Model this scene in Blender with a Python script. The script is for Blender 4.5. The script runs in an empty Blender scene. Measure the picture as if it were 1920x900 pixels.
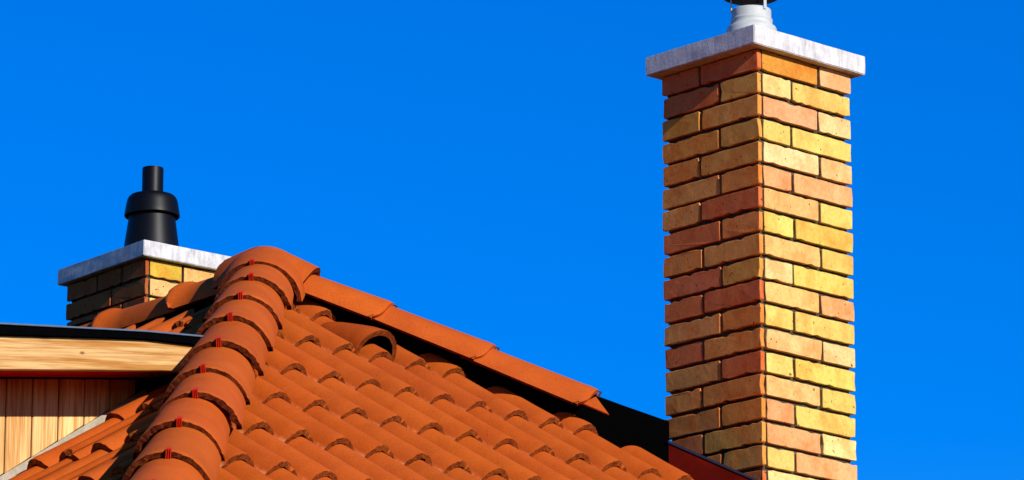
import bpy, bmesh, math, random
from mathutils import Vector, Matrix, noise
random.seed(7)
sc = bpy.context.scene
PI = math.pi
R = math.radians
# ------------------------------------------------------------------ plan of the place (metres, ground at z = 0)
EYE = 1.6
YAW = R(42.9026)
hA = Vector((math.cos(YAW), math.sin(YAW), 0))       # along the eave of the hip end, away to the right
nA = Vector((math.sin(YAW), -math.cos(YAW), 0))      # outward from the hip end (towards the sun)
nB = -hA                                             # outward from the long left-hand slope
Z = Vector((0, 0, 1))
TP = 0.6532                                          # tangent of the roof pitch
CL = math.hypot(1, TP)
APEX = Vector((-0.7029, 13.4643, 3.5131 + EYE))
# ------------------------------------------------------------------ camera
cam = bpy.data.cameras.new('camera'); cam.sensor_width = 36; cam.lens = 171.96
cam.clip_start = .5; cam.clip_end = 6000
camo = bpy.data.objects.new('camera', cam); sc.collection.objects.link(camo)
camo.location = (0, 0, EYE); camo.rotation_euler = (R(90 + 15.0317), 0, 0)
sc.camera = camo
sc.render.resolution_x = 1024; sc.render.resolution_y = 480
# ------------------------------------------------------------------ sun and sky
SUN_EL = R(23.4); DELTA = R(5.2)
sh = nA * math.cos(DELTA) + nB * math.sin(DELTA)
sun_dir = sh * math.cos(SUN_EL) + Z * math.sin(SUN_EL)
sl = bpy.data.lights.new('sun', 'SUN'); sl.energy = 5.0; sl.angle = R(.5); sl.color = (1, .95, .87)
so = bpy.data.objects.new('sun', sl); sc.collection.objects.link(so)
so.rotation_euler = sun_dir.to_track_quat('Z', 'Y').to_euler(); so.location = (8, -8, 12)
w = bpy.data.worlds.new('World'); sc.world = w; w.use_nodes = True
nt = w.node_tree; bg = nt.nodes['Background']
sky = nt.nodes.new('ShaderNodeTexSky'); sky.sky_type = 'NISHITA'; sky.sun_disc = False
sky.sun_elevation = SUN_EL; sky.sun_rotation = math.atan2(sun_dir.x, sun_dir.y)
sky.air_density = 1.0; sky.dust_density = .2; sky.ozone_density = 3.0
hs = nt.nodes.new('ShaderNodeHueSaturation'); hs.inputs['Saturation'].default_value = 1.6; hs.inputs['Hue'].default_value=.5
mx = nt.nodes.new('ShaderNodeMix'); mx.data_type = 'RGBA'; mx.blend_type = 'MULTIPLY'; mx.inputs[0].default_value = 1
mx.inputs[7].default_value = (.40, .74, 1.27, 1)
nt.links.new(sky.outputs[0], hs.inputs['Color']); nt.links.new(hs.outputs[0], mx.inputs[6]); nt.links.new(mx.outputs[2], bg.inputs[0])
bg.inputs[1].default_value = .1
sc.view_settings.view_transform = 'Standard'; sc.view_settings.look = 'None'
sc.view_settings.exposure = .35; sc.view_settings.gamma = 1
sc.render.engine = 'CYCLES'

# ------------------------------------------------------------------ materials
def nodes(name):
    m = bpy.data.materials.new(name); m.use_nodes = True
    t = m.node_tree; b = t.nodes['Principled BSDF']
    return m, t, b
def N(t, kind, **kw):
    n = t.nodes.new(kind)
    for k, v in kw.items():
        if k in n.inputs: n.inputs[k].default_value = v
        else: setattr(n, k, v)
    return n
def ramp(t, a, b, ca, cb):
    r = t.nodes.new('ShaderNodeValToRGB'); e = r.color_ramp.elements
    e[0].position = a; e[1].position = b; e[0].color = (*ca, 1); e[1].color = (*cb, 1); return r
def mix(t, f, a, b, mode='MIX'):
    m = t.nodes.new('ShaderNodeMix'); m.data_type = 'RGBA'; m.blend_type = mode
    for s, v in ((0, f), (6, a), (7, b)):
        if hasattr(v, 'is_linked'): t.links.new(v, m.inputs[s])
        elif s == 0: m.inputs[0].default_value = v
        else: m.inputs[s].default_value = (*v, 1)
    return m.outputs[2]
def noise_tex(t, vec, scale, detail=4, rough=.55):
    n = N(t, 'ShaderNodeTexNoise', Scale=scale, Detail=detail, Roughness=rough)
    t.links.new(vec, n.inputs['Vector']); return n.outputs['Fac']
def bump(t, b, h, strength, dist, prev=None):
    u = N(t, 'ShaderNodeBump', Strength=strength, Distance=dist); t.links.new(h, u.inputs['Height'])
    if prev is not None: t.links.new(prev, u.inputs['Normal'])
    t.links.new(u.outputs[0], b.inputs['Normal']); return u.outputs[0]
def spec(b, v):
    b.inputs['Specular IOR Level'].default_value = v

def clay(name, dark=False, light=False, dust=False):
    m, t, b = nodes(name)
    pos = t.nodes.new('ShaderNodeNewGeometry').outputs['Position']
    oi = t.nodes.new('ShaderNodeObjectInfo')
    if light: base = (.20, .042, .010); alt = (.33, .075, .014)
    elif dark: base = (.075, .014, .005); alt = (.19, .034, .010)
    else: base = (.43, .080, .009); alt = (.37, .064, .007)
    n1 = noise_tex(t, pos, 70 if dark else 9, 5, .7 if dark else .55); r1 = ramp(t, .42 if dark else .38, .58 if dark else .68, (0, 0, 0), (1, 1, 1)); t.links.new(n1, r1.inputs[0])
    c = mix(t, r1.outputs[0], base, alt)
    # every tile fired a little differently
    c = mix(t, 1.0, c, oi.outputs['Color'], 'MULTIPLY')
    n2 = noise_tex(t, pos, 260, 3, .7); r2 = ramp(t, .30, .62, (.72, .66, .62), (1.05, 1.05, 1.05)); t.links.new(n2, r2.inputs[0])
    c = mix(t, .75, c, r2.outputs[0], 'MULTIPLY')
    n3 = noise_tex(t, pos, 46, 6, .72); r3 = ramp(t, .64, .74, (1, 1, 1), (.50, .42, .40)); t.links.new(n3, r3.inputs[0])
    c = mix(t, .45, c, r3.outputs[0], 'MULTIPLY')
    n4 = noise_tex(t, pos, 120, 2, .5); r4 = ramp(t, .74, .77, (1, 1, 1), (.12, .09, .08)); t.links.new(n4, r4.inputs[0])
    c = mix(t, .8, c, r4.outputs[0], 'MULTIPLY')
    if dust:      # pale dust that rain leaves in the pans, near each tile's lower edge
        tc = t.nodes.new('ShaderNodeTexCoord').outputs['Object']; sp = t.nodes.new('ShaderNodeSeparateXYZ'); t.links.new(tc, sp.inputs[0])
        zz = N(t, 'ShaderNodeMath', operation='MULTIPLY_ADD'); t.links.new(sp.outputs['Y'], zz.inputs[0]); zz.inputs[1].default_value = .06; t.links.new(sp.outputs['Z'], zz.inputs[2])
        lo = N(t, 'ShaderNodeMapRange'); t.links.new(zz.outputs[0], lo.inputs[0]); lo.inputs[1].default_value = -.030; lo.inputs[2].default_value = -.042
        yy = N(t, 'ShaderNodeMapRange'); t.links.new(sp.outputs['Y'], yy.inputs[0]); yy.inputs[1].default_value = .085; yy.inputs[2].default_value = -.02
        dn = noise_tex(t, pos, 55, 4, .65); dr = ramp(t, .42, .58, (.0, .0, .0), (.9, .9, .9)); t.links.new(dn, dr.inputs[0])
        m1 = N(t, 'ShaderNodeMath', operation='MULTIPLY'); t.links.new(lo.outputs[0], m1.inputs[0]); t.links.new(yy.outputs[0], m1.inputs[1])
        m2 = N(t, 'ShaderNodeMath', operation='MULTIPLY'); t.links.new(m1.outputs[0], m2.inputs[0]); t.links.new(dr.outputs[0], m2.inputs[1])
        c = mix(t, m2.outputs[0], c, (.52, .21, .085))
    t.links.new(c, b.inputs['Base Color'])
    b.inputs['Roughness'].default_value = .7 if not dark else .95; spec(b, .06 if not dark else .02)
    if dark: bump(t, b, noise_tex(t, pos, 150, 6, .75), 1.0, .012)
    else:
        p = bump(t, b, noise_tex(t, pos, 300, 3), .22, .002)
        bump(t, b, noise_tex(t, pos, 14, 3), .25, .010, p)
    return m
M_CLAY = clay('terracotta_clay')
M_TILE = clay('terracotta_roof_tile', dust=True); M_RIM = clay('broken_clay_rim', True); M_BUTT = clay('sanded_clay_edge', True, True)

def brick_mat():
    m, t, b = nodes('brick_clay')
    pos = t.nodes.new('ShaderNodeNewGeometry').outputs['Position']
    oi = t.nodes.new('ShaderNodeObjectInfo')
    c = oi.outputs['Color']
    off = N(t, 'ShaderNodeVectorMath', operation='MULTIPLY_ADD'); t.links.new(oi.outputs['Random'], off.inputs[0]); off.inputs[1].default_value = (40, 17, 9); t.links.new(pos, off.inputs[2])
    v = off.outputs[0]
    n1 = noise_tex(t, v, 13, 5, .6); r1 = ramp(t, .47, .66, (0, 0, 0), (1, 1, 1)); t.links.new(n1, r1.inputs[0])
    hot = mix(t, 1.0, c, (.95, .72, .62), 'MULTIPLY')
    c = mix(t, r1.outputs[0], c, hot)
    n1b = noise_tex(t, v, 8, 3, .5); r1b = ramp(t, .55, .72, (0, 0, 0), (1, 1, 1)); t.links.new(n1b, r1b.inputs[0])
    pale = mix(t, 1.0, c, (1.12, 1.22, 1.35), 'MULTIPLY')
    c = mix(t, r1b.outputs[0], c, pale)
    n2 = noise_tex(t, pos, 95, 4, .75); r2 = ramp(t, .30, .60, (.72, .62, .55), (1.06, 1.06, 1.06)); t.links.new(n2, r2.inputs[0])
    c = mix(t, .6, c, r2.outputs[0], 'MULTIPLY')
    n3 = noise_tex(t, v, 75, 2, .4); r3 = ramp(t, .71, .75, (1, 1, 1), (.26, .10, .06)); t.links.new(n3, r3.inputs[0])
    c = mix(t, .9, c, r3.outputs[0], 'MULTIPLY')
    wv = N(t, 'ShaderNodeTexWave', Scale=7, Distortion=9, Detail=3); wv.inputs['Detail Scale'].default_value = 1.2
    t.links.new(v, wv.inputs['Vector']); r4 = ramp(t, .0, .25, (.80, .74, .68), (1, 1, 1)); t.links.new(wv.outputs['Fac'], r4.inputs[0])
    c = mix(t, .18, c, r4.outputs[0], 'MULTIPLY')
    t.links.new(c, b.inputs['Base Color'])
    b.inputs['Roughness'].default_value = .85; spec(b, .05)
    p = bump(t, b, noise_tex(t, pos, 190, 4, .7), .30, .0025)
    p = bump(t, b, noise_tex(t, v, 16, 2, .45), .35, .006, p)
    bump(t, b, r3.outputs[0], .5, .003, p)
    return m
M_BRICK = brick_mat()

def plain(name, col, rough=.6, sp=.3, metal=0, nscale=60, namt=.25, bstr=.2, bdist=.002, col2=None, big=6):
    m, t, b = nodes(name)
    pos = t.nodes.new('ShaderNodeNewGeometry').outputs['Position']
    n = noise_tex(t, pos, nscale, 5, .65); r = ramp(t, .35, .65, tuple(x * (1 - namt) for x in col), col); t.links.new(n, r.inputs[0])
    c = r.outputs[0]
    if col2:
        n2 = noise_tex(t, pos, big, 6, .6); r2 = ramp(t, .45, .62, (0, 0, 0), (1, 1, 1)); t.links.new(n2, r2.inputs[0])
        c = mix(t, r2.outputs[0], c, col2)
    t.links.new(c, b.inputs['Base Color'])
    b.inputs['Roughness'].default_value = rough; spec(b, sp); b.inputs['Metallic'].default_value = metal
    if bstr: bump(t, b, n, bstr, bdist)
    return m
M_MORTAR = plain('mortar', (.085, .062, .038), .95, .1, 0, 120, .5, .8, .004)
M_FELT = plain('black_roofing_felt', (.0012, .0012, .0012), 1.0, .0, 0, 200, .3, .4, .001)
M_FELTROLL = M_FELT
M_PLASTIC = plain('black_plastic', (.002, .0022, .0030), .45, .16, 0, 40, .3, .08, .002)
M_ZINC = plain('zinc_coated_steel', (.46, .465, .44), .6, .2, .1, 25, .18, .1, .002, (.40, .40, .38), 18)
M_COWLDARK = plain('dark_sheet_metal', (.025, .025, .028), .5, .3, 0, 40, .3, .1, .001)
M_RED = plain('red_painted_clip', (.55, .020, .005), .45, .10, 0, 90, .3, 0, 0)
M_APRON = plain('red_brown_painted_metal', (.085, .004, .002), .8, .0, 0, 9, .45, .1, .003, (.045, .003, .002), 7)
M_EDGE = plain('dark_blue_grey_metal_edge', (.010, .010, .026), .6, .1, 0, 40, .3, 0, 0)
M_DRIP = plain('grey_metal_drip_edge', (.10, .14, .19), .45, .4, .2, 40, .2, 0, 0)
M_ROOFING = plain('black_bitumen_sheet', (.0015, .0015, .002), 1.0, .0, 0, 60, .3, .1, .001)
M_LEAD = plain('pale_grey_flashing', (.38, .33, .245), .6, .3, 0, 50, .3, .2, .002)
M_WALL = plain('cream_render', (.55, .47, .36), .9, .1, 0, 80, .1, .3, .002)
M_GROUND = plain('yard_soil_and_grass', (.085, .045, .020), .95, .0, 0, 30, .4, .5, .01, (.055, .040, .016), .4)
M_SOFFIT = plain('red_brown_stained_timber', (.62, .022, .012), .8, .0, 0, 30, .3, .2, .002)

def concrete():
    m, t, b = nodes('cast_concrete')
    g = t.nodes.new('ShaderNodeNewGeometry'); pos = g.outputs['Position']
    mp = N(t, 'ShaderNodeMapping'); mp.inputs['Scale'].default_value = (1, 1, .22); t.links.new(pos, mp.inputs[0])
    n = noise_tex(t, mp.outputs[0], 60, 6, .7); r = ramp(t, .36, .60, (.43, .415, .41), (.62, .605, .575)); t.links.new(n, r.inputs[0])
    n2 = noise_tex(t, pos, 22, 5, .65); r2 = ramp(t, .38, .60, (.74, .71, .72), (1, 1, 1)); t.links.new(n2, r2.inputs[0])
    c = mix(t, .8, r.outputs[0], r2.outputs[0], 'MULTIPLY')
    n3 = noise_tex(t, pos, 150, 3, .7); r3 = ramp(t, .66, .72, (1, 1, 1), (.45, .42, .40)); t.links.new(n3, r3.inputs[0])
    c = mix(t, .7, c, r3.outputs[0], 'MULTIPLY')
    t.links.new(c, b.inputs['Base Color']); b.inputs['Roughness'].default_value = .88; spec(b, .2)
    bump(t, b, n3, .4, .002)
    return m
M_CONC = concrete()

def wood(name, a, bcol, knots=True):
    m, t, b = nodes(name)
    tc = t.nodes.new('ShaderNodeTexCoord').outputs['Object']
    oi = t.nodes.new('ShaderNodeObjectInfo')
    off = N(t, 'ShaderNodeVectorMath', operation='MULTIPLY_ADD'); t.links.new(oi.outputs['Random'], off.inputs[0]); off.inputs[1].default_value = (7, 31, 13); t.links.new(tc, off.inputs[2])
    mp = N(t, 'ShaderNodeMapping'); mp.inputs['Scale'].default_value = (1.6, 42, 42); t.links.new(off.outputs[0], mp.inputs[0])
    n = noise_tex(t, mp.outputs[0], 1.6, 5, .62)
    r = ramp(t, .40, .58, a, bcol); t.links.new(n, r.inputs[0])
    mp2 = N(t, 'ShaderNodeMapping'); mp2.inputs['Scale'].default_value = (4, 160, 160); t.links.new(off.outputs[0], mp2.inputs[0])
    n2 = noise_tex(t, mp2.outputs[0], 1.4, 4, .6); r2 = ramp(t, .38, .56, (.66, .52, .36), (1.04, 1.04, 1.04)); t.links.new(n2, r2.inputs[0])
    c = mix(t, .65, r.outputs[0], r2.outputs[0], 'MULTIPLY')
    mp3 = N(t, 'ShaderNodeMapping'); mp3.inputs['Scale'].default_value = (2.6, 9, 9); t.links.new(off.outputs[0], mp3.inputs[0])
    v = N(t, 'ShaderNodeTexVoronoi', Scale=1.0); t.links.new(mp3.outputs[0], v.inputs['Vector'])
    r3 = ramp(t, .045, .10, (.18, .08, .04), (1, 1, 1)); t.links.new(v.outputs['Distance'], r3.inputs[0])
    if knots: c = mix(t, .75, c, r3.outputs[0], 'MULTIPLY')
    if knots:      # one dark knot with grain swirling round it
        kn = N(t, 'ShaderNodeVectorMath', operation='SUBTRACT'); t.links.new(tc, kn.inputs[0]); kn.inputs[1].default_value = (.545, .0, .022)
        km = N(t, 'ShaderNodeVectorMath', operation='MULTIPLY'); t.links.new(kn.outputs[0], km.inputs[0]); km.inputs[1].default_value = (1 / .011, 0, 1 / .0055)
        kl = N(t, 'ShaderNodeVectorMath', operation='LENGTH'); t.links.new(km.outputs[0], kl.inputs[0])
        rk = ramp(t, .35, 1.0, (.30, .15, .07), (1, 1, 1)); t.links.new(kl.outputs['Value'], rk.inputs[0])
        c = mix(t, .9, c, rk.outputs[0], 'MULTIPLY')
    tint = mix(t, oi.outputs['Random'], (.74, .66, .56), (1.12, 1.14, 1.22)); c = mix(t, .8, c, tint, 'MULTIPLY')
    t.links.new(c, b.inputs['Base Color']); b.inputs['Roughness'].default_value = .6; spec(b, .25)
    bump(t, b, n, .25, .002)
    return m
M_WOOD = wood('pale_pine_fascia', (.40, .17, .028), (.58, .36, .135))
M_CLAD = wood('pine_cladding', (.47, .22, .052), (.72, .47, .19), False)

# ------------------------------------------------------------------ object helpers
WM = {}
def empty(name, loc, parent=None):
    o = bpy.data.objects.new(name, None); sc.collection.objects.link(o); o.empty_display_size = .2
    place(o, Matrix.Translation(loc), parent); return o
def place(o, mw, parent):
    WM[o.name] = mw.copy()
    if parent is not None:
        o.parent = parent; o.matrix_basis = WM[parent.name].inverted() @ mw
    else: o.matrix_basis = mw
def obj(name, me, parent, mw=None, col=None):
    o = bpy.data.objects.new(name, me); sc.collection.objects.link(o)
    place(o, mw or Matrix.Identity(4), parent)
    if col: o.color = (*col, 1)
    return o
def mesh(name, V, F, mats, idx=None, smooth=None):
    me = bpy.data.meshes.new(name); me.from_pydata([tuple(v) for v in V], [], F)
    for m in mats: me.materials.append(m)
    if idx: me.polygons.foreach_set('material_index', idx)
    if smooth is True: me.polygons.foreach_set('use_smooth', [True] * len(F))
    elif smooth: me.polygons.foreach_set('use_smooth', smooth)
    me.update(); return me
def frame(o, x, y, z):
    m = Matrix.Identity(4)
    for i in range(3): m[i][0] = x[i]; m[i][1] = y[i]; m[i][2] = z[i]; m[i][3] = o[i]
    return m
def fixn(me):
    bm = bmesh.new(); bm.from_mesh(me); bmesh.ops.recalc_face_normals(bm, faces=bm.faces[:]); bm.to_mesh(me); bm.free(); return me
def box_mesh(name, sx, sy, sz, mat, bev=.0015, centre=(0, 0, 0)):
    bm = bmesh.new(); bmesh.ops.create_cube(bm, size=1)
    for v in bm.verts: v.co = Vector((v.co.x * sx + centre[0], v.co.y * sy + centre[1], v.co.z * sz + centre[2]))
    if bev: bmesh.ops.bevel(bm, geom=bm.edges[:], offset=bev, segments=2, profile=.5, affect='EDGES')
    me = bpy.data.meshes.new(name); bm.to_mesh(me); bm.free(); me.materials.append(mat); return me
def prism(name, pts, axis, d0, d1, mat, bev=.0012, xdir=None):
    """polygon pts (3-D, in one plane) swept along axis from d0 to d1"""
    n = len(pts); V = [p + axis * d0 for p in pts] + [p + axis * d1 for p in pts]
    F = [tuple(range(n)), tuple(range(2 * n - 1, n - 1, -1))] + [(i, i + n, (i + 1) % n + n, (i + 1) % n) for i in range(n)]
    mw = Matrix.Identity(4)
    if xdir is not None:
        x = xdir.normalized(); y = (axis - x * axis.dot(x)).normalized(); z = x.cross(y); mw = frame(pts[0], x, y, z)
        inv = mw.inverted(); V = [inv @ v for v in V]
    me = mesh(name, V, F, [mat]); bm = bmesh.new(); bm.from_mesh(me); bmesh.ops.recalc_face_normals(bm, faces=bm.faces[:])
    if bev: bmesh.ops.bevel(bm, geom=bm.edges[:], offset=bev, segments=1, affect='EDGES')
    bm.to_mesh(me); bm.free(); return me, mw
def lathe(name, prof, mat, seg=48, cap=True):
    V = []; F = []
    for r, z in prof:
        for k in range(seg):
            a = 2 * PI * k / seg; V.append((r * math.cos(a), r * math.sin(a), z))
    for i in range(len(prof) - 1):
        for k in range(seg):
            F.append((i * seg + k, i * seg + (k + 1) % seg, (i + 1) * seg + (k + 1) % seg, (i + 1) * seg + k))
    sm = [True] * len(F)
    if cap: F.append(tuple(range(seg))[::-1]); F.append(tuple(range((len(prof) - 1) * seg, len(prof) * seg))); sm += [False, False]
    me = mesh(name, V, F, [mat], None, sm); return fixn(me)
def sharp(me, ang=35):
    me.set_sharp_from_angle(angle=R(ang)); return me
def project(P):
    c, s = math.cos(R(15.0317)), math.sin(R(15.0317)); z = P.z - EYE
    d = P.y * c + z * s
    if d < .5: return (-9999, 9999)
    return (960 + 9171 * P.x / d, 450 - 9171 * (-P.y * s + z * c) / d)

# ------------------------------------------------------------------ ground
gm = mesh('ground', [(-3000, -3000, 0), (3000, -3000, 0), (3000, 3000, 0), (-3000, 3000, 0)], [(0, 1, 2, 3)], [M_GROUND])
g = obj('ground', gm, None); g['kind'] = 'structure'

# ------------------------------------------------------------------ house: root, walls, roof deck
EAVE = 1.05 + EYE
RUN = (APEX.z - EAVE) / TP; RIDGE = 4.6
ctr = APEX - nA * (RIDGE / 2) * 1.0
house = empty('house', (ctr.x, ctr.y, 0))
house['label'] = 'house with orange clay tile hip roof, timber dormer and two yellow brick chimneys'
house['category'] = 'house'
def P(a, b, z):      # a along nA, b along nB from the apex, z absolute
    v = APEX + nA * a + nB * b; v.z = z; return v
wr = RUN - .45
pts = [P(wr, wr, 0), P(wr, -wr, 0), P(-RIDGE, -wr, 0), P(-RIDGE, wr, 0)]
V = pts + [Vector((p.x, p.y, EAVE + .02)) for p in pts]
obj('wall', fixn(mesh('wall', V, [(0, 1, 5, 4), (1, 2, 6, 5), (2, 3, 7, 6), (3, 0, 4, 7), (0, 3, 2, 1)], [M_WALL])), house)
dz = -.085
pk = APEX.z + dz; ev = EAVE + dz
V = [P(0, 0, pk), P(-RIDGE, 0, pk), P(RUN, RUN, ev), P(RUN, -RUN, ev), P(-RIDGE, -RUN, ev), P(-RIDGE, RUN, ev)]
V += [v - Z * .12 for v in V]
F = [(0, 2, 3), (0, 3, 4, 1), (0, 1, 5, 2), (6, 9, 8), (6, 7, 10, 9), (6, 8, 11, 7), (2, 8, 9, 3), (3, 9, 10, 4), (4, 10, 7, 1), (1, 7, 11, 5), (5, 11, 8, 2)]
obj('roof_underlay', fixn(mesh('roof_underlay', V, F, [M_FELT])), house)

# ------------------------------------------------------------------ roof tiles
RP = .1345; GA = .3014; LIFT = .018; TH = .0150; ROLLH = .044
def prof(t):
    x = abs(((t) % 1.0 + .5) % 1.0 - .5)       # distance from the nearest crest
    if x >= .385: return -ROLLH - .0008
    q = x / .385
    return -ROLLH * (1 - (math.cos(q * PI / 2) ** .72))
def tile_mesh(name, broken):
    # x across (crest of the interlocking roll at 0, plain roll at RP, next interlocking crest at 2*RP), y up the slope
    T = []
    T.append((.10, -.013)); T.append((.17, -.013)); T.append((.185, -.003))
    k = .24
    while k < 2.06: T.append((k, 0)); k += .0455
    T.append((2.10, 0)); T.append((2.155, -.001))
    rnd = random.Random(broken)
    ys = [0, .012, .10, .20, .30, .36]
    V = []; n = len(T)
    for j, y in enumerate(ys):
        sag = -LIFT * y / GA + (.0015 if j == 1 else 0)
        for (t, o) in T:
            e = (rnd.uniform(-.0012, .0008) + .0022 * noise.noise(Vector((t * 9, broken * 3.1, 0)))) if j == 0 else 0
            yy = y + (rnd.uniform(-.002, .0025) if j == 0 else 0)
            if j == 0 and t > 1.98: yy += rnd.uniform(.002, .012)
            V.append(((t) * RP, yy, prof(t) + o + sag + e))
    nt_ = len(V)
    for j, y in enumerate(ys):
        sag = -LIFT * y / GA
        for i, (t, o) in enumerate(T):
            th = TH if t > .2 else .006
            if j == 0: th *= rnd.uniform(.88, 1.12) + .25 * noise.noise(Vector((t * 7, broken * 5.3, 4)))
            # thickness measured square to the profile
            d = (prof(t + .02) - prof(t - .02)) / (.04 * RP)
            q = 1 / math.hypot(1, d)
            V.append((t * RP + d * q * th * .7, y, prof(t) + o + sag - th * (.35 + .65 * q)))
    F = []; I = []; S = []
    m_ = len(ys)
    for j in range(m_ - 1):
        for i in range(n - 1):
            a = j * n + i
            F.append((a, a + 1, a + n + 1, a + n)); I.append(0); S.append(True)
            F.append((nt_ + a, nt_ + a + n, nt_ + a + n + 1, nt_ + a + 1)); I.append(0); S.append(True)
    for i in range(n - 1):
        F.append((i, nt_ + i, nt_ + i + 1, i + 1)); I.append(1); S.append(False)
        a = (m_ - 1) * n + i; F.append((a, a + 1, nt_ + a + 1, nt_ + a)); I.append(0); S.append(False)
    for j in range(m_ - 1):
        a = j * n; F.append((a, a + n, nt_ + a + n, nt_ + a)); I.append(0); S.append(False)
        a = j * n + n - 1; F.append((a, nt_ + a, nt_ + a + n, a + n)); I.append(0); S.append(False)
    me = mesh(name, V, F, [M_TILE, M_BUTT], I, S)
    bm = bmesh.new(); bm.from_mesh(me); bmesh.ops.recalc_face_normals(bm, faces=bm.faces[:])
    for e in bm.edges:
        if len(e.link_faces) == 2 and (not e.link_faces[0].smooth or not e.link_faces[1].smooth): e.smooth = False
    bm.to_mesh(me); bm.free()
    return me
variants = [tile_mesh('roof_tile', s) for s in range(5)]
def tint(rnd, a=.06):
    v = 1 + rnd.uniform(-a, a); return (v, v * (1 + rnd.uniform(-.04, .04)), v * (1 + rnd.uniform(-.10, .10)))
def clipped(me, mw, planes):
    """tile cut by vertical planes; planes = (point, inward normal)"""
    bm = bmesh.new(); bm.from_mesh(me); inv = mw.inverted(); rot = mw.to_3x3().transposed()
    for (p, n) in planes:
        r = bmesh.ops.bisect_plane(bm, geom=bm.verts[:] + bm.edges[:] + bm.faces[:], plane_co=inv @ p, plane_no=rot @ n, clear_inner=True)
        ed = [e for e in r['geom_cut'] if isinstance(e, bmesh.types.BMEdge) and e.is_valid and len(e.link_faces) == 1]
        if ed:
            ff = bmesh.ops.holes_fill(bm, edges=ed)['faces']
            for f in ff: f.material_index = 1; f.smooth = False
    if not bm.faces: bm.free(); return None
    out = bpy.data.meshes.new('roof_tile'); bm.to_mesh(out); bm.free()
    for m in me.materials: out.materials.append(m)
    return out
far_bm = bmesh.new()
S2 = math.sqrt(2)
hip1_in = (nA - nB) / S2; hip2_in = (nA + nB) / S2
def lay2(xd, nd, y0, g0, rows, half, base_planes, skip=None, more=None):
    N_ = (nd * TP + Z) / CL; D = (nd - Z * TP) / CL
    rnd = random.Random(11)
    for i in range(*rows):
        for c in range(-half, half):
            s = g0 + GA * i; o = APEX + D * s + xd * (y0 + 2 * RP * c)
            cen = o + xd * RP * 1.1 - D * .17
            planes = base_planes + (more(cen) if more else [])
            ins = [(cen - p).dot(n) for p, n in planes]
            if min(ins) < -.32: continue
            if skip and skip(cen): continue
            a = rnd.uniform(-1, 1) * .005; tilt = rnd.uniform(-1, 1) * .005
            mw = frame(o + N_ * rnd.uniform(-.0015, .0015) + D * rnd.uniform(-.004, .004), xd, -D, N_) @ Matrix.Rotation(a, 4, 'Z') @ Matrix.Rotation(tilt, 4, 'X')
            me = rnd.choice(variants)
            if min(ins) < .34:
                me = clipped(me, mw, [(p, n) for (p, n), d in zip(planes, ins) if d < .34])
                if me is None: continue
            x, y = project(cen); col = tint(rnd)
            if -230 < x < 2150 and y < 1060:
                obj('roof_tile', me, house, mw, col)
            else:
                t_ = me.copy(); t_.transform(mw); far_bm.from_mesh(t_); bpy.data.meshes.remove(t_)
nrow = int(RUN * CL / GA) + 1
# plain rolls at even columns, interlocking crests at odd ones
lay2(hA, nA, -.1995 - RP, -.0656, (0, nrow + 1), 16, [(APEX - hip1_in * .012, hip1_in), (APEX - hip2_in * .075, hip2_in)],
     more=lambda p: [(APEX + hip2_in * .09, hip2_in)] if .36 < p.x < .60 else [(APEX - hip2_in * .005, hip2_in)] if .12 < p.x <= .36 else [])
lay2(nA, nB, -.6 * RP, .0, (0, nrow + 1), 22, [(APEX + hip1_in * .005, -hip1_in), (APEX + nB * .035, nB), (APEX - nA * (RIDGE - .05), nA)],
     skip=lambda p: 1.0 < (p - APEX).dot(nB) < 1.62 and -1.15 < (p - APEX).dot(nA) < .28,
     more=lambda p: [(APEX + nA * .526, nA)] if .85 < (p - APEX).dot(nB) < 1.62 and -.1 < (p - APEX).dot(nA) < .9 else [])
fm = bpy.data.meshes.new('roof_tile_field'); far_bm.to_mesh(fm); far_bm.free(); fm.materials.append(M_CLAY); fm.materials.append(M_BUTT)
fo = obj('roof_tile_field', fm, house); fo['kind'] = 'stuff'

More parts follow.
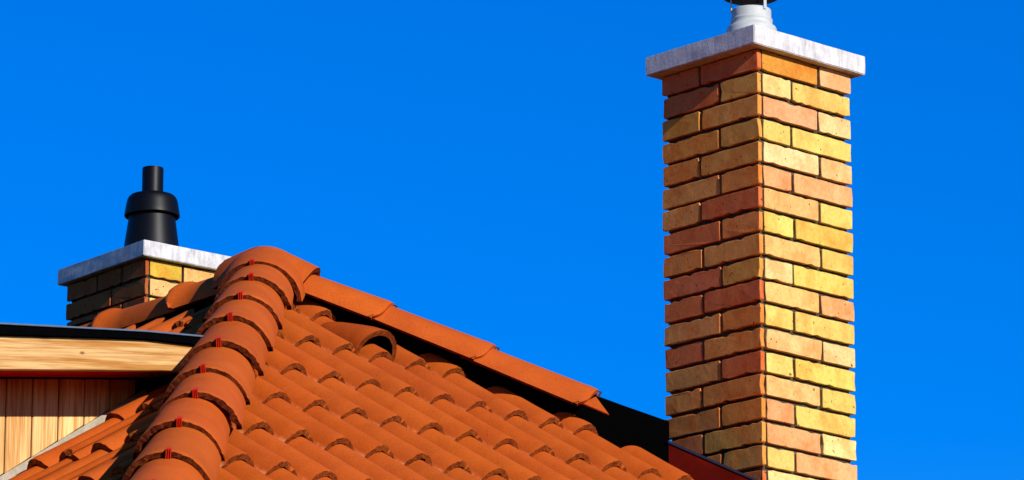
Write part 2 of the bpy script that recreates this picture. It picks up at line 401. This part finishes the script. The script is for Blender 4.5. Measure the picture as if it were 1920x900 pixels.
# ------------------------------------------------------------------ hip, ridge and apex tiles
HOFF = .092; HL = .3205; RO = .108
def half_round(name, L, r0, r1, th, flare, seed, arc=84, rough=1.0):
    """axis along +y (down the hip), crest of the lower end at z = 0, lower rim at y = 0, upper end at y = -L"""
    rnd = random.Random(seed); ns = 44; ys = [0, -.006, -.026, -.034, -.14, -.25, -L]
    rr = [r1 + flare - .001, r1 + flare, r1 + flare, r1, r1 + (r0 - r1) * .33, r1 + (r0 - r1) * .67, r0]
    V = []; zc = -(r1 + flare)
    for j, (y, r) in enumerate(zip(ys, rr)):
        for i in range(ns + 1):
            a = R(-arc + 2 * arc * i / ns)
            e = 1 + ((rnd.uniform(-.010, .004) + .022 * noise.noise(Vector((i * .45, seed * 7.7, 0)))) * rough if j == 0 else 0)
            y_ = y + (rnd.uniform(-.003, .002) * rough if j == 0 else 0) - ((.010 * (1 - math.cos(a)) + .026 * (max(0, abs(i - ns / 2) / (ns / 2) - .70) / .30) ** 2) if j < 2 else 0)
            V.append((r * e * math.sin(a), y_, zc + r * e * math.cos(a)))
    n = ns + 1; base = len(V)
    for j, (y, r) in enumerate(zip(ys, rr)):
        for i in range(ns + 1):
            a = R(-arc + 2 * arc * i / ns)
            t_ = th * (1 + (rnd.uniform(-.12, .15) + .35 * noise.noise(Vector((i * .3, seed * 3.3, 9)))) * rough if j == 0 else 1)
            y_ = y - ((.010 * (1 - math.cos(a)) + .026 * (max(0, abs(i - ns / 2) / (ns / 2) - .70) / .30) ** 2) if j < 2 else 0)
            V.append(((r - t_) * math.sin(a), y_, zc + (r - t_) * math.cos(a)))
    F = []; I = []; S = []
    for j in range(len(ys) - 1):
        for i in range(ns):
            a = j * n + i
            F.append((a, a + n, a + n + 1, a + 1)); I.append(0); S.append(True)
            F.append((base + a, base + a + 1, base + a + n + 1, base + a + n)); I.append(0); S.append(True)
        for a in (j * n, j * n + n - 1):
            F.append((a, a + n, base + a + n, base + a)); I.append(1); S.append(False)
    for i in range(ns):
        F.append((i, i + 1, base + i + 1, base + i)); I.append(1 if rough > .5 else 0); S.append(False)
        a = (len(ys) - 1) * n + i; F.append((a, a + 1, base + a + 1, base + a)); I.append(0); S.append(False)
    me = mesh(name, V, F, [M_CLAY, M_RIM], I, S)
    bm = bmesh.new(); bm.from_mesh(me); bmesh.ops.recalc_face_normals(bm, faces=bm.faces[:])
    for e in bm.edges:
        if len(e.link_faces) == 2 and (not e.link_faces[0].smooth or not e.link_faces[1].smooth): e.smooth = False
    bm.to_mesh(me); bm.free(); return me
def axes(d):
    side = d.cross(Z).normalized(); up = side.cross(d).normalized(); return side, up
# hook clip that holds the lower end of a hip tile: folded strip with two raised ribs
def clip_mesh(mat=None, k=1.0):
    bm = bmesh.new()
    def bx(x0, x1, y0, y1, z0, z1):
        r = bmesh.ops.create_cube(bm, size=1)['verts']
        for v in r: v.co = Vector(((x0 + x1) / 2 + v.co.x * (x1 - x0), (y0 + y1) / 2 + v.co.y * (y1 - y0), (z0 + z1) / 2 + v.co.z * (z1 - z0)))
    bx(-.0085, .0085, .003, .0055, -.022, .004)
    bx(-.0085, .0085, -.014, .0030, .0012, .0030)
    for s in (-1, 1):
        bx(s * .0072 - .0016, s * .0072 + .0016, .0057, .0095, -.021, .004)
    bx(-.0013, .0013, .0057, .0095, -.020, .004)
    bx(-.0095, .0095, .0057, .0100, -.0235, -.0215)
    for v in bm.verts: v.co.x *= k
    me = bpy.data.meshes.new('clip'); bm.to_mesh(me); bm.free(); me.materials.append(mat or M_RED); return me
CLIP = clip_mesh(None, .70); CLIP_DARK = clip_mesh(M_COWLDARK, .45)
hip_variants = [half_round('hip_tile', .385, .093, .109, .0135, .0010, s, 86) for s in range(4)]
collar_variants = [half_round('ridge_tile', .385, .090, .0965, .0135, .0115, s, 86) for s in range(20, 23)]
slim_variants = [half_round('hip_tile', .385, .093, .109, .0135, .0010, s, 76, .25) for s in range(10, 14)]
def run_of(name, d, s0, n, clips, rnd, step=HL, twist=.03, zoff=HOFF, jit=.010, at=None, drop=(), tilt=()):
    side, up = axes(d)
    for k in range(n):
        s = s0 + step * k + rnd.uniform(-jit, jit)
        if at and k < len(at): s = at[k]
        o = APEX + Z * (zoff - (drop[k] if k < len(drop) else 0)) + d * s + up * rnd.uniform(-.002, .002) + side * rnd.uniform(-.004, .004)
        mw = frame(o, side, d, up) @ Matrix.Rotation(rnd.uniform(-twist, twist), 4, 'Y') @ Matrix.Rotation(rnd.uniform(-.012, .012), 4, 'Z') @ Matrix.Rotation(tilt[k] if k < len(tilt) else 0, 4, 'X')
        # right handed frame: side x d = up must hold
        t = obj(name, rnd.choice(slim_variants if clips == 2 else collar_variants if name == 'ridge_tile' else hip_variants), house, mw, tint(rnd, .07))
        if clips:
            mc = mw @ Matrix.Translation((0, 0, -.1075)) @ Matrix.Rotation(rnd.uniform(-.10, .03), 4, 'Y') @ Matrix.Translation((0, 0, .1075)) @ Matrix.Rotation(rnd.uniform(-.08, .08), 4, 'X')
            obj('clip', CLIP if clips == 1 else CLIP_DARK, t, mc @ Matrix.Translation((0, .002, .0035 if clips == 1 else -.004)))
d1 = (nA + nB - Z * TP).normalized(); d2 = (nA - nB - Z * TP).normalized(); d3 = (-nA - Z * .035).normalized()
n1 = int((RUN * S2 * 1.1) / HL)
run_of('hip_tile', d1, .521, n1, 1, random.Random(3), at=[.515, .80, 1.105, 1.455, 1.80, 2.11, 2.45, 2.79, 3.11, 3.43])
run_of('hip_tile', d2, .405, 3, 2, random.Random(5), twist=.015, jit=.003, drop=(.011, .004, .001), tilt=(.030, .008, 0))
run_of('hip_tile', d2, .405 + 6 * HL, n1 - 6, False, random.Random(6))
run_of('ridge_tile', d3, .335, int((RIDGE - .35) / .352), False, random.Random(8), step=.352, jit=.003, zoff=.046)
# apex cap: three half-round arms meeting in a low dome
def apex_cap():
    V = []; F = []; I = []; S = []
    rc = .124; th = .014; c0 = APEX + Z * .079 - Z * rc
    ns = 26
    def add_arm(d, L, r_end):
        side, up = axes(d); ss = [-.02, .02, .04, L * .62, L - .012, L]
        rr = [rc, rc, rc * .998, (rc + r_end) / 2, r_end, r_end - .001]
        cs = [c0 + d * s + up * 0 for s in ss]
        base = len(V); n = ns + 1
        for j, (s, r) in enumerate(zip(ss, rr)):
            for i in range(n):
                a = R(-88 + 176 * i / ns); e = random.uniform(-.0012, .0008) if j == 5 else 0
                V.append(cs[j] + side * (r + e) * math.sin(a) + up * (r + e) * math.cos(a) - d * (.012 * (1 - math.cos(a)) if j == 5 else 0))
        b2 = len(V)
        for j, (s, r) in enumerate(zip(ss, rr)):
            for i in range(n):
                a = R(-88 + 176 * i / ns); q = th * (random.uniform(.8, 1.2) if j == 5 else 1)
                V.append(cs[j] + side * (r - q) * math.sin(a) + up * (r - q) * math.cos(a) - d * (.012 * (1 - math.cos(a)) if j == 5 else 0))
        for j in range(5):
            for i in range(ns):
                a = base + j * n + i; b = b2 + j * n + i
                F.append((a, a + 1, a + n + 1, a + n)); I.append(0); S.append(True)
                F.append((b, b + n, b + n + 1, b + 1)); I.append(0); S.append(True)
            for i in (0, ns):
                a = base + j * n + i; b = b2 + j * n + i; F.append((a, a + n, b + n, b)); I.append(1); S.append(False)
        for i in range(ns):
            a = base + 5 * n + i; b = b2 + 5 * n + i; F.append((a, a + 1, b + 1, b)); I.append(1); S.append(False)
    add_arm(d1, .215, .1225); add_arm(d2, .118, .122); add_arm(d3, .10, .120)
    base = len(V); rings = 9; sg = 40
    for j in range(rings + 1):
        e = R(90 - 92 * j / rings)
        for k in range(sg):
            a = 2 * PI * k / sg
            V.append(c0 + Vector((math.cos(a) * math.cos(e), math.sin(a) * math.cos(e), 0)) * (rc + .0006) + Z * (rc + .0006) * math.sin(e))
    for j in range(rings):
        for k in range(sg):
            F.append((base + j * sg + k, base + (j + 1) * sg + k, base + (j + 1) * sg + (k + 1) % sg, base + j * sg + (k + 1) % sg)); I.append(0); S.append(True)
    me = mesh('apex_tile', V, F, [M_CLAY, M_RIM], I, S); bm = bmesh.new(); bm.from_mesh(me)
    bmesh.ops.remove_doubles(bm, verts=bm.verts[:], dist=1e-5); bmesh.ops.recalc_face_normals(bm, faces=bm.faces[:])
    for e in bm.edges:
        if len(e.link_faces) == 2 and (not e.link_faces[0].smooth or not e.link_faces[1].smooth): e.smooth = False
    bm.to_mesh(me); bm.free()
    t = obj('apex_tile', me, house, None, (1.0, 1.0, 1.0)); t['label'] = 'three-way clay cap tile where the hips and ridge meet'
    side, up = axes(d1)
    o = c0 + d1 * .215 + side * .014 + up * .1235 + d1 * .002
    obj('clip', CLIP, t, frame(o, side, d1, up) @ Matrix.Rotation(-.06, 4, 'Y'))
apex_cap()
# black ventilation roll under the hip tiles, bare beside the chimney
def roll(d, s0, s1, secs, name='hip_underlay_strip'):
    side = d.cross(Z).normalized(); V = []; F = []
    K = int((s1 - s0) / .07)
    for k in range(K + 1):
        s = s0 + (s1 - s0) * k / K
        for x, z in secs:
            V.append(APEX + d * s + side * x + Z * (z + (.024 * max(0, (s - .95) / .30) if z > .03 and s1 < 2 else 0) + .005 * noise.noise(Vector((s * 7, x * 9, 1))) - .004))
    n = len(secs)
    for k in range(K):
        for i in range(n - 1):
            a = k * n + i; F.append((a, a + 1, a + n + 1, a + n))
    me = fixn(mesh(name, V, F, [M_FELT], None, True)); obj(name, me, house)
# heights fall .462 per metre sideways with the tiles; the strip ends just under them
roll(d2, .05, 1.262, [(-.014, -.060), (-.011, .050), (-.007, .066), (0, .070), (.007, .066), (.011, .050), (.014, -.060)])
roll(d1, .05, RUN * S2 * 1.05, [(-.03, -.08), (-.018, -.02), (0, .03), (.018, -.02), (.03, -.08)])
def ridge_roll():
    V = []; F = []; secs = [(-.12, -.12), (-.05, -.01), (0, .015), (.05, -.01), (.12, -.12)]
    for s in (0, RIDGE - .05):
        for x, z in secs: V.append(APEX - nA * s + nB * x + Z * z)
    for i in range(4): F.append((i, i + 1, i + 6, i + 5))
    obj('ridge_underlay_strip', fixn(mesh('ridge_underlay_strip', V, F, [M_FELT])), house)
ridge_roll()
# hooded vent tile
def vent():
    D = (nA - Z * TP) / CL; N_ = (nA * TP + Z) / CL
    o = APEX + D * (-.0656 + GA * 2 - .042) + hA * (-.1995 + RP * 2)
    ns = 20; V = []; F = []; I = []; S = []
    secs = [(0, .0725, -.030), (.004, .0735, -.030), (.05, .071, -.037), (.11, .066, -.050), (.17, .059, -.062), (.225, .047, -.070), (.265, .028, -.070)]
    n = ns + 1
    for inner in (0, 1):
        for (y, r, z0) in secs:
            r_ = r - .0145 * inner
            for i in range(n):
                a = R(-92 + 184 * i / ns); e = random.uniform(-.001, .001) if y == 0 else 0
                V.append((math.sin(a) * (r_ + e), y, z0 + .000 + math.cos(a) * (r_ + e) * 1.05))
    b0 = len(secs) * n
    for j in range(len(secs) - 1):
        for i in range(ns):
            a = j * n + i
            F.append((a, a + 1, a + n + 1, a + n)); I.append(0); S.append(True)
            F.append((b0 + a, b0 + a + n, b0 + a + n + 1, b0 + a + 1)); I.append(2); S.append(True)  # inner skin coloured black, painting in the shade of the open mouth
        for i in (0, ns):
            a = j * n + i; F.append((a, a + n, b0 + a + n, b0 + a)); I.append(0); S.append(False)
    for i in range(ns): F.append((i, i + 1, b0 + i + 1, b0 + i)); I.append(1); S.append(False)
    a = (len(secs) - 1) * n; F.append(tuple(range(a, a + n))); I.append(0); S.append(False)
    me = mesh('vent_hood', V, F, [M_CLAY, M_BUTT, M_FELT], I, S)
    bm = bmesh.new(); bm.from_mesh(me); bmesh.ops.recalc_face_normals(bm, faces=bm.faces[:])
    for e in bm.edges:
        if len(e.link_faces) == 2 and (not e.link_faces[0].smooth or not e.link_faces[1].smooth): e.smooth = False
    bm.to_mesh(me); bm.free()
    v = obj('vent_tile_hood', me, house, frame(o, hA, -D, N_), (.86, .80, .78)); v['label'] = 'half-round clay vent hood with a dark open mouth'
    # black plate set back in the mouth, added to darken it like shade
    G = [(math.sin(R(a)) * .056, .09, -.042 + math.cos(R(a)) * .056) for a in range(-90, 91, 12)]
    G += [(x, y + .004, z) for x, y, z in G]; k = len(G) // 2
    F = [tuple(range(k)), tuple(range(2 * k - 1, k - 1, -1))] + [(i, i + k, (i + 1) % k + k, (i + 1) % k) for i in range(k)]
    obj('mouth_shade_plate', fixn(mesh('mouth_shade_plate', G, F, [M_FELT])), v, frame(o, hA, -D, N_))
vent()

# ------------------------------------------------------------------ chimneys
def brick_mesh(w_, h_, d_, rnd, rough=1.0):
    """front face in x-z plane at y = 0 facing -y; lower left corner at the origin"""
    per = []
    nx = max(4, int(w_ / .016)); nz = 3; c = .0035
    for i in range(nx): per.append((c + (w_ - 2 * c) * i / (nx - 1), 0, 0, -1))
    for i in range(nz): per.append((w_, c + (h_ - 2 * c) * i / (nz - 1), 1, 0))
    for i in range(nx): per.append((w_ - c - (w_ - 2 * c) * i / (nx - 1), h_, 0, 1))
    for i in range(nz): per.append((0, h_ - c - (h_ - 2 * c) * i / (nz - 1), -1, 0))
    sd = rnd.uniform(0, 100); V = []; n = len(per)
    jit = []
    for (x, z, ax, az) in per:
        q = (noise.noise(Vector((x * 18 + sd, z * 22, 3))) * .0013 + noise.noise(Vector((x * 60 + sd, z * 60, 5))) * .0016) * rough
        if rnd.random() < .09: q -= .0034 * rough
        jit.append(q)
    bulge = lambda x, z: .0011 * noise.noise(Vector((x * 16 + sd, z * 16, 8)))
    ty = rnd.uniform(-.0016, .0010); 
    for k, (ins, y) in enumerate(((.001, d_), (0, .0024), (.0005, .0007), (.0016, 0))):
        for (x, z, ax, az), q in zip(per, jit):
            X = x + ax * (q - ins); Zz = z + az * (q - ins)
            if k == 3: X += (w_ / 2 - X) * .0; Zz += 0
            V.append((X, y + ty * (k > 0) + (bulge(x, z) if k else 0), Zz))
    F = []; S = []
    for k in range(3):
        for i in range(n):
            a = k * n + i; b = k * n + (i + 1) % n; F.append((a, b, b + n, a + n)); S.append(k > 0)
    F.append(tuple(range(3 * n, 4 * n))); S.append(False)
    me = mesh('brick', V, F, [M_BRICK], None, S); return fixn(me)
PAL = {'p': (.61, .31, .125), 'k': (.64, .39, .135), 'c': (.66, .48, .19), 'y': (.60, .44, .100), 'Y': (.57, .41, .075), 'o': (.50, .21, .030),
       'r': (.57, .150, .042), 'b': (.62, .215, .042), 'B': (.64, .26, .060), 'g': (.60, .27, .048), 'd': (.34, .090, .026), 'm': (.52, .33, .040)}  # codes r, b, B, g, d carry the left side's shade in their colour
HA = hA.copy(); NA_ = nA.copy()
def chimney(corner, w_, course, count, capz, cap_t, over, name_label, right, left, depth=None, rcut=(((.251,), (.140,))), lcut=((.233,), (.157,)), seed=1, wr_=None, turn=0):
    """corner: top of the first course at the front vertical edge"""
    rnd = random.Random(seed)
    tm = Matrix.Rotation(R(turn), 3, 'Z'); hA = tm @ HA; nA = tm @ NA_; nB = -hA
    wr_ = wr_ or w_                                      # width of the sunny (right-hand) face
    root = empty('chimney', corner - Z * (count * course), house)
    root['label'] = name_label
    J = .0100; SL = .015; CO = .0140
    top = corner.z + course
    # mortar core
    def P3(a, b, z): v = corner + hA * a - nA * b; return Vector((v.x, v.y, z))
    c0 = [P3(CO, CO, 0), P3(wr_ - CO, CO, 0), P3(wr_ - CO, w_ - CO, 0), P3(CO, w_ - CO, 0)]
    V = [Vector((p.x, p.y, top - count * course)) for p in c0] + [Vector((p.x, p.y, top + .002)) for p in c0]
    obj('mortar', fixn(mesh('mortar', V, [(0, 1, 5, 4), (1, 2, 6, 5), (2, 3, 7, 6), (3, 0, 4, 7), (0, 3, 2, 1), (4, 5, 6, 7)], [M_MORTAR])), root)
    # faces: key, origin, run direction, outward normal, length, colour codes, cuts measured from the front edge
    faces = [('R', P3(0, 0, 0), hA, nA, wr_, right, rcut, SL + .007),
             ('L', P3(0, w_, 0), nA, nB, w_, left, lcut, 0),
             ('F', P3(wr_, 0, 0), -nA, hA, w_ - SL - .004, None, rcut, SL + .007),
             ('K', P3(wr_, w_, 0), -hA, -nA, wr_ - SL - .004, None, lcut, 0)]
    for key, o, run, out, tot, cols, cuts, start in faces:
        for k in range(count):
            zt = top - k * course
            hh = course - J + rnd.uniform(-.001, .0008)
            cc = [c + rnd.uniform(-.006, .006) for c in cuts[k % 2]]
            if key == 'L': cc = sorted(tot - c for c in cc)
            ed = [start] + cc + [tot]
            for q in range(len(ed) - 1):
                x0 = ed[q] + (J / 2 if q else 0); x1 = ed[q + 1] - (J / 2 if q < len(ed) - 2 else 0)
                if key == 'L' and q == 0: x0 += rnd.uniform(-.003, .003)
                if key == 'R' and q == len(ed) - 2: x1 += rnd.uniform(-.002, .002)
                me = brick_mesh(x1 - x0, hh, SL, rnd, 1.25 if key == 'L' else .9)
                pos = Vector((o.x, o.y, zt - course + J / 2 + rnd.uniform(-.0012, .0012))) + run * x0
                i = q if key == 'R' else len(ed) - 2 - q
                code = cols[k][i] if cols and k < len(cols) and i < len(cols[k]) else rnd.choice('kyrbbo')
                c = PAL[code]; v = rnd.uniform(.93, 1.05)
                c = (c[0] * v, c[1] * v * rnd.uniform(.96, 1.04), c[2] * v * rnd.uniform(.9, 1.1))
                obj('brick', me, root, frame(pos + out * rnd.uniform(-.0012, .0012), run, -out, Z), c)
    # cap slab
    ol, of, orr, ob = over
    q = [P3(-ol, -of, capz), P3(wr_ + orr, -of, capz), P3(wr_ + orr, w_ + ob, capz), P3(-ol, w_ + ob, capz)]
    bm = bmesh.new(); vs = [bm.verts.new(p) for p in q] + [bm.verts.new(p + Z * cap_t) for p in q]
    for f in ((0, 1, 5, 4), (1, 2, 6, 5), (2, 3, 7, 6), (3, 0, 4, 7), (3, 2, 1, 0), (4, 5, 6, 7)): bm.faces.new([vs[i] for i in f])
    bmesh.ops.recalc_face_normals(bm, faces=bm.faces[:])
    bmesh.ops.subdivide_edges(bm, edges=bm.edges[:], cuts=7, use_grid_fill=True)
    bev = [e for e in bm.edges if len(e.link_faces) == 2 and e.link_faces[0].normal.dot(e.link_faces[1].normal) < .5]
    bmesh.ops.bevel(bm, geom=bev, offset=.0022, segments=2, affect='EDGES')
    for v in bm.verts: v.co += Vector((noise.noise(v.co * 30), noise.noise(v.co * 30 + Vector((5, 0, 0))), noise.noise(v.co * 30 + Vector((0, 9, 0))))) * .0013
    me = bpy.data.meshes.new('cap_slab'); bm.to_mesh(me); bm.free(); me.materials.append(M_CONC); obj('cap_slab', me, root)
    # mortar bed under the slab
    q2 = [P3(-.004 + CO, -.004 + CO, 0), P3(wr_ - CO, CO - .004, 0), P3(wr_ - CO, w_ - CO, 0), P3(CO - .004, w_ - CO, 0)]
    V = [Vector((p.x, p.y, top - .001)) for p in q2] + [Vector((p.x, p.y, capz + .002)) for p in q2]
    obj('mortar_bed', fixn(mesh('mortar_bed', V, [(0, 1, 5, 4), (1, 2, 6, 5), (2, 3, 7, 6), (3, 0, 4, 7)], [M_MORTAR])), root)
    mid = P3(wr_ / 2, w_ / 2, capz + cap_t)
    return root, mid
C1 = Vector((.705, 13.449, 4.1178 + EYE))
CS = .0686
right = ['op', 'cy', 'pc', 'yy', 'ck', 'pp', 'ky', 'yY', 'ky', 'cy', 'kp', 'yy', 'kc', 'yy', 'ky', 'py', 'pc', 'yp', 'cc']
left = ['rr', 'gr', 'Bg', 'gb', 'Bb', 'bB', 'rB', 'br', 'Bb', 'gr', 'rr', 'bB', 'br', 'rB', 'bb', 'bb', 'gr', 'Bb', 'rr', 'bb']  # same sandy brick as right; dimness of the grazing light put into these colours
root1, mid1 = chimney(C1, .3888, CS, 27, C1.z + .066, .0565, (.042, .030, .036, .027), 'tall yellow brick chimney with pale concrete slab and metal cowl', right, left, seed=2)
# metal flue with cowl on the tall chimney
fz = mid1 + Vector((-.011, 0, -.0125))
fl = lathe('flue_pipe', [(.0740, -.004), (.0740, .096), (.072, .101), (.0625, .109), (.0615, .112), (.0615, .120), (.0625, .122), (.0625, .125), (.0590, .128), (.0585, .131), (.0585, .153), (.0575, .156), (.055, .157), (.053, .155), (.052, .05)], M_ZINC, 64, False)
obj('flue_pipe', sharp(fl, 50), root1, Matrix.Translation(fz))
hood = lathe('cowl_hood', [(.004, .198), (.079, .1965), (.0838, .198), (.0845, .203), (.078, .209), (.055, .225), (.028, .238), (.002, .243)], M_COWLDARK, 64, True)
obj('cowl_hood', sharp(hood, 50), root1, Matrix.Translation(fz))
for ang in (188, -51, 66):
    me = box_mesh('cowl_leg', .003, .011, .052, M_ZINC, .0008)
    obj('cowl_leg', me, root1, Matrix.Translation(fz) @ Matrix.Rotation(R(ang), 4, 'Z') @ Matrix.Translation((.0602, 0, .173)))
# the short chimney behind the ridge
OV = .027
K2 = Vector((-1.3604, 17.5, 4.6423 + EYE))               # lower front corner of its slab
C2 = K2 - nA * OV + hA * OV; C2.z = K2.z - .0725 * .99
root2, mid2 = chimney(C2, .520, .0725, 32, K2.z, .060, (OV, OV, OV, OV), 'short chimney behind the ridge with black vent pipe on its slab',
                      ['mkk', 'kk', 'ykp', 'pky', 'ky'], ['ddd', 'dd', 'ddd', 'dd', 'ddd', 'dd'], rcut=((.172, .33), (.245,)), lcut=((.156, .32), (.228,)), seed=9, turn=-4)  # d bricks: the shade on this face is darkened into their colour
fz = mid2 + Vector((-.046, 0, 0))
def black(name, prof_): obj(name, sharp(lathe(name, prof_, M_PLASTIC, 64, False), 40), root2, Matrix.Translation(fz))
black('vent_cone', [(.112, -.003), (.112, .006), (.1065, .012), (.1035, .085), (.0875, .198), (.0850, .215), (.080, .235)])
black('vent_collar', [(.086, .222), (.098, .200), (.1030, .1955), (.1058, .198), (.1055, .204), (.1035, .216), (.0985, .246), (.0955, .260), (.0905, .2705), (.084, .277), (.070, .2815), (.050, .284), (.0430, .286), (.0415, .290), (.038, .291)])
black('vent_pipe', [(.0405, .270), (.0405, .384), (.0395, .388), (.0370, .388), (.0365, .385), (.0365, .28)])

# ------------------------------------------------------------------ metal apron in front of the tall chimney's corner
AP = lambda x, z, y=13.405: Vector((x, y, z + EYE))
me, mw = prism('metal_apron', [AP(.4386, 3.010), AP(.80, 2.847), AP(.80, 2.60), AP(.4386, 2.77)], Vector((0, 1, 0)), 0, .006, M_APRON, .001)
ap = obj('metal_apron', me, house); ap['label'] = 'red-brown sheet metal flashing at the foot of the tall chimney'
me, mw = prism('folded_edge', [AP(.4366, 3.018, 13.400), AP(.80, 2.8535, 13.400), AP(.80, 2.8455, 13.400), AP(.4366, 3.009, 13.400)], Vector((0, 1, 0)), 0, .030, M_EDGE, .0012)
obj('folded_edge', me, ap)
me, mw = prism('tile_fragment', [Vector((.196, 13.345, 3.1105 + EYE)), Vector((.2345, 13.345, 3.1300 + EYE)), Vector((.2720, 13.345, 3.0777 + EYE))], Vector((0, 1, 0)), 0, .013, M_CLAY, .001)
obj('tile_fragment', me, house, None, (1, 1, 1))

# ------------------------------------------------------------------ dormer on the left-hand slope
hB = -nA
def D(t, h, z): return APEX + nB * t + hB * h + Z * z
H0 = -.710; HC = -.510; H1 = 1.25; HE = 1.45; T1 = 1.95; TF = 1.76
dormer = empty('dormer', D(1.2, .3, -1.0), house); dormer['label'] = 'shed dormer with pale timber fascia and vertical boarding'
def zt(t): return -.491 - .0745 * (t - 1.003) if t < 1.003 else -.491 - .144 * (t - 1.003)
def zb(t): return -.553 - .156 * (t - .905)
def zr(t): return -.465 - .0945 * (t - 1.004) if t < 1.004 else -.465 - .127 * (t - 1.004)
ts = [.66, .80, .94, 1.0, 1.06, 1.2, 1.5, T1]
for h0, h1_ in ((H0, H0 + .024), (HE - .024, HE)):
    me, mw = prism('fascia_board', [D(t, h0, zt(t) + .004) for t in ts] + [D(t, h0, zb(t)) for t in (T1, 1.5, 1.0, .66)], hB, 0, .024, M_WOOD, .0015, nB * .99 - Z * .13)
    obj('fascia_board', me, dormer, mw)
me, mw = prism('front_fascia_board', [D(T1, H0 + .03, zt(T1)), D(T1, HE - .03, zt(T1)), D(T1, HE - .03, zb(T1)), D(T1, H0 + .03, zb(T1))], nB, -.026, -.002, M_WOOD, .0015, hB)
obj('front_fascia_board', me, dormer, mw)
# black sheet roof: upper surface zr, folded down over the fascia
me, mw = prism('roof_sheet', [D(t, H0 - .014, zr(t) - .003) for t in ts] + [D(t, H0 - .014, zt(t) + .0045) for t in reversed(ts)], hB, 0, HE - H0 + .028, M_ROOFING, .001)
obj('roof_sheet', me, dormer)
for hh in (H0 - .020, HE + .008):
    me, mw = prism('drip_edge', [D(t, hh, zr(t)) for t in ts] + [D(t, hh, zr(t) - .0048) for t in reversed(ts)], hB, 0, .026, M_DRIP, .0008)
    obj('drip_edge', me, dormer)
for i in range(2):
    a = H0 + .0245 + i * .089; b = a + .086
    me, mw = prism('soffit_board', [D(.80, a, zb(.80) + .016), D(T1 - .03, a, zb(T1 - .03) + .016), D(T1 - .03, a, zb(T1 - .03) + .030), D(.80, a, zb(.80) + .030)], hB, 0, b - a, M_SOFFIT, .001)
    obj('soffit_board', me, dormer)
me, mw = prism('soffit_board', [D(TF, H0 + .21, zb(TF) + .016), D(T1 - .03, H0 + .21, zb(T1 - .03) + .016), D(T1 - .03, H0 + .21, zb(T1 - .03) + .03), D(TF, H0 + .21, zb(TF) + .03)], hB, 0, HE - H0 - .235, M_SOFFIT, .001)
obj('soffit_board', me, dormer)
BW = .0845
def zroof(t): return -TP * t
for hc, sgn in ((HC, 1), (H1, -1)):
    for k in range(-2, 9):
        t0 = 1.03 + BW * k + .0022; t1 = t0 + BW - .0044
        if t1 > TF: t1 = TF
        if t1 - t0 < .01: continue
        lo0 = zroof(t0) - .010; lo1 = zroof(t1) - .013
        if zb(t1) + .012 < lo1: continue
        u0 = zb(t0) + .012; 
        if u0 < lo0: u0 = lo0 + .001
        me, mw = prism('cladding_board', [D(t0, hc, u0), D(t1, hc, zb(t1) + .012), D(t1, hc, lo1), D(t0, hc, lo0)], hB * sgn, 0, .018, M_CLAD, .0022, Z)
        obj('cladding_board', me, dormer, mw)
    me, mw = prism('wall_battens', [D(.87, hc, zb(.87) + .01), D(TF - .003, hc, zb(TF) + .01), D(TF - .003, hc, -1.30), D(.87, hc, -.72)], hB * sgn, .012, .05, M_FELT, 0)
    obj('wall_battens', me, dormer)
    me, mw = prism('side_flashing', [D(.83, hc, zroof(.83) - .011), D(TF + .02, hc, zroof(TF + .02) - .011), D(TF + .02, hc, zroof(TF + .02) - .09), D(.83, hc, zroof(.83) - .09)], hB * sgn, -.007, -.002, M_LEAD, .0008)
    obj('side_flashing', me, dormer)
k = 0
while HC + .09 * (k + 1) < H1 + .05:
    a = HC + .003 + .09 * k; b = min(a + .086, H1 - .003); k += 1
    me, mw = prism('front_board', [D(TF, a, zb(TF) + .012), D(TF, b, zb(TF) + .012), D(TF, b, zroof(TF) - .03), D(TF, a, zroof(TF) - .03)], nB, -.02, 0, M_CLAD, .002, Z)
    obj('cladding_board', me, dormer, mw)
print('objects', len(bpy.data.objects), 'tiles', sum(o.name.startswith('roof_tile') for o in bpy.data.objects))
